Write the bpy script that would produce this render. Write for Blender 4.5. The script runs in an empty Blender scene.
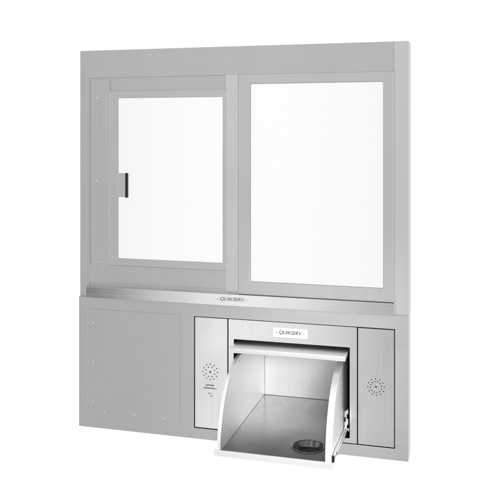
import bpy, bmesh, math, random
from mathutils import Vector
random.seed(4)
S = bpy.context.scene
COL = S.collection
PI = math.pi
# Panel coordinates: a = across (0 at the camera's foot), t = up (0 at eye height), d = depth into the wall.
OX, OZ = 0.754, 1.048
def W(a, d, t): return Vector((a + OX, d, t + OZ))

# ------------------------------------------------------------------ materials
def steel(name, col=0.62, rough=0.4, metal=1.0, streak='x', amount=0.05, bump=0.02, scale=1.0, wave=0.0, stain=0.0):
    m = bpy.data.materials.new(name); m.use_nodes = True
    nt = m.node_tree; N = nt.nodes; L = nt.links
    p = N['Principled BSDF']
    p.inputs['Metallic'].default_value = metal
    tc = N.new('ShaderNodeTexCoord'); mp = N.new('ShaderNodeMapping')
    st = {'x': (3, 160, 160), 'z': (160, 160, 3), 'y': (160, 3, 160)}[streak]
    mp.inputs['Scale'].default_value = [s * scale for s in st]
    L.new(tc.outputs['Object'], mp.inputs['Vector'])
    n = N.new('ShaderNodeTexNoise'); n.inputs['Scale'].default_value = 1.5; n.inputs['Detail'].default_value = 5
    L.new(mp.outputs[0], n.inputs['Vector'])
    n2 = N.new('ShaderNodeTexNoise'); n2.inputs['Scale'].default_value = 4.0; n2.inputs['Detail'].default_value = 3
    L.new(tc.outputs['Object'], n2.inputs['Vector'])
    def mr(src, lo, hi):
        r = N.new('ShaderNodeMapRange'); r.inputs['From Min'].default_value = .3; r.inputs['From Max'].default_value = .7
        r.inputs['To Min'].default_value = lo; r.inputs['To Max'].default_value = hi
        L.new(src, r.inputs['Value']); return r.outputs[0]
    v = mr(n.outputs['Fac'], col * (1 - amount), col * (1 + amount))
    if stain:
        n3 = N.new('ShaderNodeTexNoise'); n3.inputs['Scale'].default_value = 11.0; n3.inputs['Detail'].default_value = 6; n3.inputs['Distortion'].default_value = .6
        L.new(tc.outputs['Object'], n3.inputs['Vector'])
        ml = N.new('ShaderNodeMath'); ml.operation = 'MULTIPLY'
        L.new(v, ml.inputs[0]); L.new(mr(n3.outputs['Fac'], 1 - stain, 1 + stain), ml.inputs[1]); v = ml.outputs[0]
    cc = N.new('ShaderNodeCombineColor')
    for i in range(3): L.new(v, cc.inputs[i])
    L.new(cc.outputs[0], p.inputs['Base Color'])
    mx = N.new('ShaderNodeMath'); mx.operation = 'ADD'
    L.new(mr(n.outputs['Fac'], rough - .03, rough + .03), mx.inputs[0])
    L.new(mr(n2.outputs['Fac'], -.045, .045), mx.inputs[1])
    L.new(mx.outputs[0], p.inputs['Roughness'])
    if bump:
        b = N.new('ShaderNodeBump'); b.inputs['Strength'].default_value = bump; b.inputs['Distance'].default_value = .001
        L.new(n.outputs['Fac'], b.inputs['Height']); L.new(b.outputs[0], p.inputs['Normal'])
        if wave:
            b2 = N.new('ShaderNodeBump'); b2.inputs['Strength'].default_value = wave; b2.inputs['Distance'].default_value = .01
            L.new(n2.outputs['Fac'], b2.inputs['Height']); L.new(b2.outputs[0], b.inputs['Normal'])
    return m
def plain(name, col, rough=.6, spec=.4):
    m = bpy.data.materials.new(name); m.use_nodes = True
    nt = m.node_tree; p = nt.nodes['Principled BSDF']
    p.inputs['Roughness'].default_value = rough
    p.inputs['Specular IOR Level'].default_value = spec
    n = nt.nodes.new('ShaderNodeTexNoise'); n.inputs['Scale'].default_value = 60
    r = nt.nodes.new('ShaderNodeMapRange'); r.inputs['To Min'].default_value = col * .9; r.inputs['To Max'].default_value = col * 1.1
    nt.links.new(n.outputs['Fac'], r.inputs['Value'])
    cc = nt.nodes.new('ShaderNodeCombineColor')
    for i in range(3): nt.links.new(r.outputs[0], cc.inputs[i])
    nt.links.new(cc.outputs[0], p.inputs['Base Color'])
    return m
M = {
 'frame': steel('satin_steel', .59, .45, streak='x', amount=.012, bump=.008, wave=.1, stain=.012),
 'framez': steel('satin_steel_upright', .59, .42, streak='z', amount=.025, bump=.01),
 'mull': steel('mullion_steel', .62, .33, streak='z', amount=.02, bump=.005),
 'stile': steel('stile_steel', .68, .40, streak='z', amount=.02, bump=.005),
 'sash': steel('sash_steel', .605, .40, streak='z', amount=.025, bump=.01),
 'rail': steel('polished_rail_steel', .68, .16, streak='x', amount=.02, bump=.01, wave=.06),
 'plate': steel('brushed_plate_steel', .72, .22, streak='z', amount=.006, bump=.001, wave=.02),
 'wall': steel('bright_tray_wall', .92, .40, metal=.8, streak='z', amount=.015, bump=.01),
 'back': steel('tray_back_steel', .82, .34, metal=.6, streak='z', amount=.03),
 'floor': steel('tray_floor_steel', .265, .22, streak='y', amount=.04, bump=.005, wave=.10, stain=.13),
 'lid': steel('lid_steel', .86, .42, streak='x', amount=.04),
 'dish': steel('dish_steel', .15, .16, streak='x', amount=.08),
 'slide': steel('zinc_slide', .6, .3, streak='y', amount=.08),
 'black': plain('black_interior', .006, .8, .1),
 'rubber': plain('black_rubber', .006, .5),
 'ink': plain('black_ink', .045, .6),
 'label': plain('white_label', .85, .5),
 'screw': steel('screw_steel', .72, .3, streak='x', amount=.02, bump=0),
}
g = bpy.data.materials.new('clear_glass'); g.use_nodes = True
nt = g.node_tree; nt.nodes.remove(nt.nodes['Principled BSDF'])
tr = nt.nodes.new('ShaderNodeBsdfTransparent'); tr.inputs['Color'].default_value = (.975, .975, .975, 1)
gl = nt.nodes.new('ShaderNodeBsdfGlossy'); gl.inputs['Roughness'].default_value = .02
fr = nt.nodes.new('ShaderNodeFresnel'); fr.inputs['IOR'].default_value = 1.45
mxs = nt.nodes.new('ShaderNodeMixShader')
nt.links.new(fr.outputs[0], mxs.inputs[0]); nt.links.new(tr.outputs[0], mxs.inputs[1]); nt.links.new(gl.outputs[0], mxs.inputs[2])
nt.links.new(mxs.outputs[0], nt.nodes['Material Output'].inputs['Surface'])
M['glass'] = g

# ------------------------------------------------------------------ mesh helpers
def add(name, bm, mat, parent=None, bevel=0.0012, segs=2, smooth=False):
    bmesh.ops.recalc_face_normals(bm, faces=bm.faces)
    me = bpy.data.meshes.new(name); bm.to_mesh(me); bm.free()
    return addm(name, me, mat, parent, bevel, segs, smooth)
def addm(name, me, mat, parent=None, bevel=0, segs=2, smooth=False):
    o = bpy.data.objects.new(name, me); COL.objects.link(o)
    me.materials.clear(); me.materials.append(M[mat])
    if parent: o.parent = parent
    if smooth:
        for f in me.polygons: f.use_smooth = True
    if bevel:
        b = o.modifiers.new('edge', 'BEVEL'); b.width = bevel; b.segments = segs
        b.limit_method = 'ANGLE'; b.angle_limit = math.radians(40)
    return o
def box(bm, a0, a1, d0, d1, t0, t1):
    v = [bm.verts.new(W(a, d, t)) for a in (a0, a1) for d in (d0, d1) for t in (t0, t1)]
    for f in ((0,1,3,2),(4,6,7,5),(0,4,5,1),(2,3,7,6),(0,2,6,4),(1,5,7,3)): bm.faces.new([v[i] for i in f])
def slab(bm, a0, a1, t0, t1, d0, d1, holes=()):
    """an upright plate with rectangular openings"""
    A = sorted({a0, a1, *[x for h in holes for x in h[:2]]}); T = sorted({t0, t1, *[x for h in holes for x in h[2:]]})
    vs = {}
    def v(i, j):
        if (i, j) not in vs: vs[i, j] = bm.verts.new(W(A[i], d0, T[j]))
        return vs[i, j]
    fs = []
    for i in range(len(A) - 1):
        for j in range(len(T) - 1):
            ca, ct = (A[i] + A[i+1]) / 2, (T[j] + T[j+1]) / 2
            if any(h[0] < ca < h[1] and h[2] < ct < h[3] for h in holes): continue
            fs.append(bm.faces.new((v(i, j), v(i+1, j), v(i+1, j+1), v(i, j+1))))
    r = bmesh.ops.extrude_face_region(bm, geom=fs)
    for e in r['geom']:
        if isinstance(e, bmesh.types.BMVert): e.co.y += d1 - d0
    bmesh.ops.dissolve_limit(bm, angle_limit=.01, verts=bm.verts, edges=bm.edges)
def plate(name, a0, a1, t0, t1, d0, d1, mat, parent, holes=(), bevel=.0012):
    bm = bmesh.new(); slab(bm, a0, a1, t0, t1, d0, d1, holes)
    return add(name, bm, mat, parent, bevel)
def disc(bm, a, t, d0, d1, r, n=20):
    """a short cylinder standing out of the panel"""
    f = [bm.verts.new(W(a + r*math.cos(2*PI*k/n), d0, t + r*math.sin(2*PI*k/n))) for k in range(n)]
    b = [bm.verts.new(W(a + r*math.cos(2*PI*k/n), d1, t + r*math.sin(2*PI*k/n))) for k in range(n)]
    bm.faces.new(f); bm.faces.new(b[::-1])
    for k in range(n): bm.faces.new((f[k], b[k], b[(k+1) % n], f[(k+1) % n]))
def profile(bm, pts, a0, a1):
    """outline in (d, t) swept along a"""
    p = [bm.verts.new(W(a0, d, t)) for d, t in pts]; q = [bm.verts.new(W(a1, d, t)) for d, t in pts]
    bm.faces.new(p); bm.faces.new(q[::-1]); n = len(pts)
    for k in range(n): bm.faces.new((p[k], q[k], q[(k+1) % n], p[(k+1) % n]))
def lathe(bm, a, d, t, prof, n=48):
    """profile (r, height) turned about an upright axis"""
    rings = [[bm.verts.new(W(a + r*math.cos(2*PI*k/n), d + r*math.sin(2*PI*k/n), t + h)) for k in range(n)] for r, h in prof]
    for r0, r1 in zip(rings, rings[1:]):
        for k in range(n): bm.faces.new((r0[k], r0[(k+1) % n], r1[(k+1) % n], r1[k]))
    bm.faces.new(rings[-1])
def cut(o, bm):
    """cut the closed shapes in bm out of o"""
    bmesh.ops.recalc_face_normals(bm, faces=bm.faces)
    me = bpy.data.meshes.new('cutter'); bm.to_mesh(me); bm.free()
    c = bpy.data.objects.new('cutter', me); COL.objects.link(c)
    mod = o.modifiers.new('cut', 'BOOLEAN'); mod.object = c; mod.operation = 'DIFFERENCE'; mod.solver = 'EXACT'
    dg = bpy.context.evaluated_depsgraph_get(); dg.update()
    new = bpy.data.meshes.new_from_object(o.evaluated_get(dg))
    o.modifiers.clear(); o.data = new
    bpy.data.objects.remove(c)
def lettering(name, s, a, t, d, size, mat, parent, shear=0.0, offset=0.0, width=None, weight=.0003):
    cu = bpy.data.curves.new(name, 'FONT'); cu.body = s; cu.size = size; cu.align_x = 'CENTER'; cu.align_y = 'CENTER'
    cu.shear = shear; cu.offset = offset; cu.extrude = weight
    tmp = bpy.data.objects.new(name, cu); COL.objects.link(tmp)
    dg = bpy.context.evaluated_depsgraph_get(); dg.update()
    me = bpy.data.meshes.new_from_object(tmp.evaluated_get(dg)); bpy.data.objects.remove(tmp)
    xs = [v.co.x for v in me.vertices]; k = width / (max(xs) - min(xs)) if width else 1
    c0 = W(a, d, t)
    for v in me.vertices: v.co = Vector((c0.x + v.co.x * k, c0.y - v.co.z, c0.z + v.co.y))
    return addm(name, me, mat, parent)
def screws(spots, d, parent, r=.0038):
    first = None
    for a, t in spots:
        if first is None:
            bm = bmesh.new(); n = 16
            rings = []
            for rr, dd in ((r, 0), (r*.9, -.0016), (r*.5, -.0026)):
                rings.append([bm.verts.new((rr*math.cos(2*PI*k/n), dd, rr*math.sin(2*PI*k/n))) for k in range(n)])
            for q0, q1 in zip(rings, rings[1:]):
                for k in range(n): bm.faces.new((q0[k], q0[(k+1)%n], q1[(k+1)%n], q1[k]))
            bm.faces.new(rings[-1])
            o = first = add('screw', bm, 'screw', parent, 0, smooth=True)
        else:
            o = first.copy(); COL.objects.link(o); o.parent = parent
        o.location = W(a, d, t)

# ------------------------------------------------------------------ the window unit
unit = bpy.data.objects.new('drive_through_window', None); COL.objects.link(unit)
unit['label'] = 'stainless steel drive-through service window unit with two glazed sashes above an open transaction drawer'
unit['category'] = 'service window'
unit['kind'] = 'thing'

LG = (-1.185, -.798, -.442, .125)      # left glass opening
RG = (-.698, -.255, -.499, .167)       # right glass opening
# outer frame with its two openings
fr_ = plate('frame', -1.335, -.1735, -.583, .297, .003, .0125, 'frame', unit,
            holes=((-1.190, -.790, -.447, .130), (-.703, -.250, -.504, .172)))
plate('casing', -1.335, -.1735, -.583, .297, .0127, .088, 'frame', fr_, holes=((-1.313, -.1955, -.561, .275),))
plate('jamb', -1.3345, -1.298, -.5833, .2965, 0.0, .0032, 'framez', unit, bevel=.0004)
plate('jamb', -.2196, -.174, -.5833, .2965, -.003, .0032, 'stile', unit, bevel=.0004)
plate('header', -1.2978, -.2199, .1993, .2965, -.0004, .0032, 'frame', unit, bevel=.0004)
cover = plate('jamb_cover', -1.286, -1.2183, -.50, .192, -.0012, .0032, 'framez', unit, bevel=.0004)
screws([(-1.268, .127), (-1.268, -.17), (-1.264, -.459)], -.0012, cover)
plate('mullion', -.7835, -.7405, -.537, .1995, -.007, .0032, 'mull', unit, bevel=.0015)
plate('sill', -1.2975, -.784, -.530, -.4685, -.0008, .0032, 'frame', unit, bevel=.0004)

# left sash with latch
sl = plate('sash', -1.218, -.7840, -.468, .150, -.0035, .003, 'sash', unit, holes=(LG,), bevel=.0015)
plate('glass_pane', -1.1895, -.7905, -.4465, .1295, .0045, .0095, 'glass', sl, bevel=0)
bm = bmesh.new(); box(bm, -1.1835, -1.1525, -.011, -.0037, -.224, -.140)
add('latch', bm, 'sash', sl, .0015)
bm = bmesh.new(); box(bm, -1.152, -1.1445, -.017, -.003, -.226, -.139)
add('latch_grip', bm, 'rubber', sl, .002)
# right sash, the nearer one
sr = plate('sash', -.740, -.2198, -.5437, .199, -.009, .003, 'sash', unit, holes=(RG,), bevel=.0028)
plate('glass_pane', -.7025, -.2505, -.5035, .1715, .0045, .0095, 'glass', sr, bevel=0)

# rail
rail = plate('counter_rail', -1.304, -.217, -.5825, -.544, -.020, .0029, 'rail', unit, bevel=.0015)
lettering('lettering', '- QUIKSERV -', -.760, -.5605, -.0203, .0160, 'ink', rail, shear=.25, width=.108)

# lower panel
PT = -.5835
lower = plate('lower_panel', -1.3345, -.174, -1.048, PT, -.010, .080, 'frame', unit,
              holes=((-.8980, -.2165, -1.0112, -.6280),))
acc = plate('access_plate', -1.300, -.949, -1.008, -.626, -.0122, -.0095, 'frame', lower, bevel=.001)
screws([(-1.276, -.674), (-1.276, -.814), (-1.276, -.957), (-1.233, -.985), (-1.118, -.987), (-1.005, -.989)], -.0122, acc)

# drawer housing (black box behind the panel) with a mouth
bm = bmesh.new()
slab(bm, -.9005, -.215, -1.0125, -.626, .002, .006, holes=((-.7555, -.3625, -.9935, -.6975),))
hs = add('drawer_housing', bm, 'black', unit, 0)
bm = bmesh.new()
A0, A1, T0, T1, D1 = -.770, -.350, -1.030, -.690, .40
box(bm, A0, A0+.004, .0065, D1, T0, T1); box(bm, A1-.004, A1, .0065, D1, T0, T1)
box(bm, A0+.0045, A1-.0045, D1-.004, D1, T0, T1)
box(bm, A0+.0045, A1-.0045, .0065, D1-.0045, T1-.004, T1); box(bm, A0+.0045, A1-.0045, .0065, D1-.0045, T0, T0+.004)
add('housing_liner', bm, 'black', hs, 0)

# speaker panels
def rosette(o, a, t, rings, hole):
    bm = bmesh.new()
    for r, n, off in rings:
        for k in range(n):
            w = 2*PI*(k+off)/n
            disc(bm, a + r*math.cos(w), t + r*math.sin(w), -.03, .03, hole, 10)
    cut(o, bm)
sp1 = plate('speaker_panel', -.894, -.7785, -1.0075, -.6305, -.009, .001, 'plate', unit, bevel=0)
rosette(sp1, -.8395, -.815, ((.0265, 12, 0), (.0170, 8, .5)), .0021)
sp2 = plate('speaker_panel', -.3345, -.2193, -1.0075, -.6312, -.009, .001, 'plate', unit, bevel=0)
rosette(sp2, -.277, -.818, ((.0265, 12, .1), (.0180, 12, .4)), .0019)
for sp, a, t in ((sp1, -.8395, -.815), (sp2, -.277, -.818)):
    bm = bmesh.new(); disc(bm, a, t, -.0105, -.0085, .0032, 16)
    add('speaker_screw', bm, 'ink', sp, .0004)
    if sp is sp2:
        bm = bmesh.new(); n = 28
        ro = [[bm.verts.new(W(a + r*math.cos(2*PI*k/n), d, t + r*math.sin(2*PI*k/n))) for k in range(n)] for r, d in ((.0098,-.0089),(.0098,-.0098),(.0072,-.0098),(.0072,-.0089))]
        for q0, q1 in zip(ro, ro[1:]):
            for k in range(n): bm.faces.new((q0[k], q0[(k+1)%n], q1[(k+1)%n], q1[k]))
        add('speaker_ring', bm, 'slide', sp, 0)
# two lines of illegible fine print and a small sign under the left speaker
def fine_print(a0, a1, t, h, seed):
    rnd = random.Random(seed); bm = bmesh.new(); x = a0
    while x < a1:
        w = rnd.uniform(.0012, .0030); k = rnd.random()
        box(bm, x, min(x+w, a1), -.0094, -.0088, t - h*(.5 if k > .25 else .2), t + h*(.5 if k < .7 else .25))
        x += w + rnd.uniform(.0005, .0012)
    return add('fine_print', bm, 'ink', sp1, 0)
fine_print(-.856, -.826, -.8605, .0052, 1)
fine_print(-.864, -.816, -.8705, .0042, 2)
bm = bmesh.new()
for k in range(7):
    w = PI*(.15 + .8*k/6); a, t = -.8420 - .0055*math.cos(w), -.8925 + .0055*math.sin(w)
    disc(bm, a, t, -.0094, -.0088, .0011, 8)
for k in range(5): disc(bm, -.8390 + .0016*k, -.8975 + .0009*k*(k-3)*.5, -.0094, -.0088, .0011, 8)
add('call_sign', bm, 'ink', sp1, 0)

# drawer surround
sur = plate('drawer_surround', -.7745, -.3385, -1.0082, -.6300, -.009, .001, 'plate', unit,
            holes=((-.756, -.362, -.993, -.697),), bevel=.0008)
plate('nameplate', -.618, -.502, -.6785, -.6475, -.0102, -.0088, 'label', sur, bevel=.0004)
lettering('lettering', '- QUIKSERV -', -.561, -.663, -.0104, .0165, 'ink', sur, shear=.25, offset=.00022, width=.096)

# drawer: floor pan and its parts
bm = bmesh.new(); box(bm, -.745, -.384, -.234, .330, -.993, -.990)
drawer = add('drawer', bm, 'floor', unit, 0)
DA, DD = -.478, -.118
bm = bmesh.new(); n = 48
bt = [bm.verts.new(W(DA + .0485*math.cos(2*PI*k/n), DD + .0485*math.sin(2*PI*k/n), -.97)) for k in range(n)]
bb = [bm.verts.new(W(DA + .0485*math.cos(2*PI*k/n), DD + .0485*math.sin(2*PI*k/n), -1.02)) for k in range(n)]
bm.faces.new(bt); bm.faces.new(bb[::-1])
for k in range(n): bm.faces.new((bt[k], bb[k], bb[(k+1)%n], bt[(k+1)%n]))
cut(drawer, bm)
bm = bmesh.new()
lathe(bm, DA, DD, -.990, [(.0535, .0006), (.0525, .0022), (.0495, .0026), (.0475, .001), (.045, -.005), (.040, -.012), (.033, -.0165), (.022, -.0190), (.010, -.0198)])
add('coin_dish', bm, 'dish', drawer, 0, smooth=True)
def arc(n=28, g=0.0):
    return [(-(.235-g)*math.sin(PI/2*k/n), -.990 + (.242-g)*math.cos(PI/2*k/n)) for k in range(n+1)]
for a0, a1, hem in ((-.7425, -.733, (-.7432, -.7325)), (-.403, -.384, (-.4035, -.3835))):
    bm = bmesh.new()
    pts = [(.329, -.9895), (.329, -.748), (.15, -.748)] + arc(g=.0035)
    profile(bm, pts[:-1] + [(-.2315, -.9895)], a0, a1)
    wl = add('side_wall', bm, 'wall', drawer, .0015)
    bm = bmesh.new()
    o_, i_ = arc(), arc(g=.0034)
    profile(bm, o_[:-1] + [(-.235, -.9895), (-.2317, -.9895)] + i_[::-1][1:], hem[0], hem[1])
    add('hem', bm, 'wall', wl, .0008)
    if a0 < -.5: screws_at = [(-.7325, -.125, -.80), (-.7325, -.18, -.925), (-.7325, -.205, -.955), (-.7325, -.02, -.765)]
    else: screws_at = [(-.3835, -.06, -.80), (-.3835, -.15, -.93)]
    fst = None
    for a, d, t in screws_at:
        if fst is None:
            bm = bmesh.new(); n = 12
            r0 = [bm.verts.new((0, .0028*math.cos(2*PI*k/n), .0028*math.sin(2*PI*k/n))) for k in range(n)]
            r1 = [bm.verts.new((.0012, .002*math.cos(2*PI*k/n), .002*math.sin(2*PI*k/n))) for k in range(n)]
            for k in range(n): bm.faces.new((r0[k], r0[(k+1)%n], r1[(k+1)%n], r1[k]))
            bm.faces.new(r1)
            r = fst = add('rivet', bm, 'slide', wl, 0)
        else:
            r = fst.copy(); COL.objects.link(r); r.parent = wl
        r.location = W(a, d, t)
bm = bmesh.new(); box(bm, -.7325, -.4035, .325, .329, -.9895, -.722)
add('back_wall', bm, 'back', drawer, .001)
bm = bmesh.new(); box(bm, -.7505, -.3785, -.242, -.2355, -.9995, -.981)
add('front_lip', bm, 'wall', drawer, .001)
# lid: folded sheet with a deep front edge
bm = bmesh.new()
profile(bm, [(.32, -.7095), (-.060, -.7095), (-.066, -.7115), (-.066, -.7275), (-.0605, -.7285), (.004, -.7195), (.32, -.7195)], -.7545, -.3685)
add('lid', bm, 'lid', drawer, .0012)
# slide on the right of the tray
bm = bmesh.new(); box(bm, -.3832, -.376, -.230, .30, -.9800, -.9640)
slide = add('slide_rail', bm, 'slide', drawer, .0012)
bm = bmesh.new(); box(bm, -.3757, -.3715, -.19, .30, -.9770, -.9670)
add('inner_rail', bm, 'slide', slide, .0008)
bm = bmesh.new(); box(bm, -.3832, -.3752, -.2385, -.2305, -.981, -.961)
add('bumper', bm, 'rubber', slide, .002)
bm = bmesh.new()
prof = [(-.3815, -.975), (-.3815, -.945), (-.377, -.945), (-.377, -.930), (-.3815, -.930), (-.3815, -.912), (-.372, -.906), (-.3685, -.906), (-.3685, -.918), (-.3735, -.922), (-.3735, -.934), (-.3685, -.938), (-.3685, -.952), (-.3735, -.957), (-.3735, -.966), (-.3655, -.966), (-.3655, -.975)]
f = [bm.verts.new(W(a, .004, t)) for a, t in prof]; b = [bm.verts.new(W(a, .030, t)) for a, t in prof]
bm.faces.new(f); bm.faces.new(b[::-1])
for k in range(len(prof)): bm.faces.new((f[k], b[k], b[(k+1) % len(prof)], f[(k+1) % len(prof)]))
add('slide_bracket', bm, 'slide', drawer, .0005)

# ------------------------------------------------------------------ studio light and an added tray fill
w = bpy.data.worlds.new('World'); S.world = w; w.use_nodes = True
nt = w.node_tree; N = nt.nodes; L = nt.links
bg = N['Background']; bg.inputs['Strength'].default_value = 1.0
tc = N.new('ShaderNodeTexCoord'); sx = N.new('ShaderNodeSeparateXYZ'); L.new(tc.outputs['Generated'], sx.inputs[0])
cr = N.new('ShaderNodeValToRGB'); cr.color_ramp.interpolation = 'LINEAR'   # studio behind the camera, by left-right direction
mr = N.new('ShaderNodeMapRange'); mr.inputs['From Min'].default_value = -1; mr.inputs['From Max'].default_value = 1
L.new(sx.outputs['X'], mr.inputs['Value']); L.new(mr.outputs[0], cr.inputs[0])
def ramp(cr, st):
    e = cr.color_ramp.elements
    while len(e) > 1: e.remove(e[-1])
    e[0].position = st[0][0]
    e[0].color = (st[0][1],)*3 + (1,)
    for p, v in st[1:]: e.new(p).color = (v, v, v, 1)
ramp(cr, [((x+1)/2, v) for x, v in ((-1, 1.6), (-.78, 1.1), (-.66, .7), (-.56, .3), (-.48, .13), (-.43, .25), (-.38, .8), (-.31, 1.4), (-.22, 1.4), (-.17, 1.05), (-.12, .78), (-.075, .50), (-.03, .55), (.1, .60), (.5, .9), (1, 1.6))])
vr = N.new('ShaderNodeMapRange'); vr.inputs['From Min'].default_value = -.35; vr.inputs['From Max'].default_value = .15
vr.inputs['To Min'].default_value = .88; vr.inputs['To Max'].default_value = 1.09
L.new(sx.outputs['Z'], vr.inputs['Value'])
vm = N.new('ShaderNodeVectorMath'); vm.operation = 'SCALE'; L.new(cr.outputs[0], vm.inputs[0]); L.new(vr.outputs[0], vm.inputs['Scale'])
mr2 = N.new('ShaderNodeMapRange'); mr2.interpolation_type = 'SMOOTHSTEP'
mr2.inputs['From Min'].default_value = -.25; mr2.inputs['From Max'].default_value = .05
L.new(sx.outputs['Y'], mr2.inputs['Value'])
mix = N.new('ShaderNodeMix'); mix.data_type = 'RGBA'
L.new(mr2.outputs[0], mix.inputs['Factor']); L.new(vm.outputs[0], mix.inputs['A']); mix.inputs['B'].default_value = (1.02, 1.02, 1.02, 1)
L.new(mix.outputs['Result'], bg.inputs['Color'])

def area_light(name, loc, target, sx_, sy_, watts):
    l = bpy.data.lights.new(name, 'AREA'); l.shape = 'RECTANGLE'; l.size = sx_; l.size_y = sy_; l.energy = watts
    o = bpy.data.objects.new(name, l); COL.objects.link(o); o.location = loc
    o.rotation_euler = (Vector(target) - Vector(loc)).to_track_quat('-Z', 'Y').to_euler()
    return o
tray_fill = area_light('tray_fill_light', W(.05, -1.9, -.25), W(-.57, .10, -.86), .5, .5, .80)  # added fill with no known source, only brightens the inside of the tray
tray_fill.data.spread = math.radians(20)

# ------------------------------------------------------------------ camera
cam = bpy.data.cameras.new('camera'); co = bpy.data.objects.new('camera', cam); COL.objects.link(co)
co.location = W(0, -2.55, 0)
co.rotation_euler = (PI/2, 0, math.atan(215/782))
cam.lens = 782/500*36; cam.sensor_width = 36; cam.shift_y = -116.5/500
cam.clip_end = 100
S.camera = co
S.view_settings.view_transform = 'Standard'; S.view_settings.look = 'None'; S.view_settings.exposure = 0; S.view_settings.gamma = 1
S.cycles.max_bounces = 12
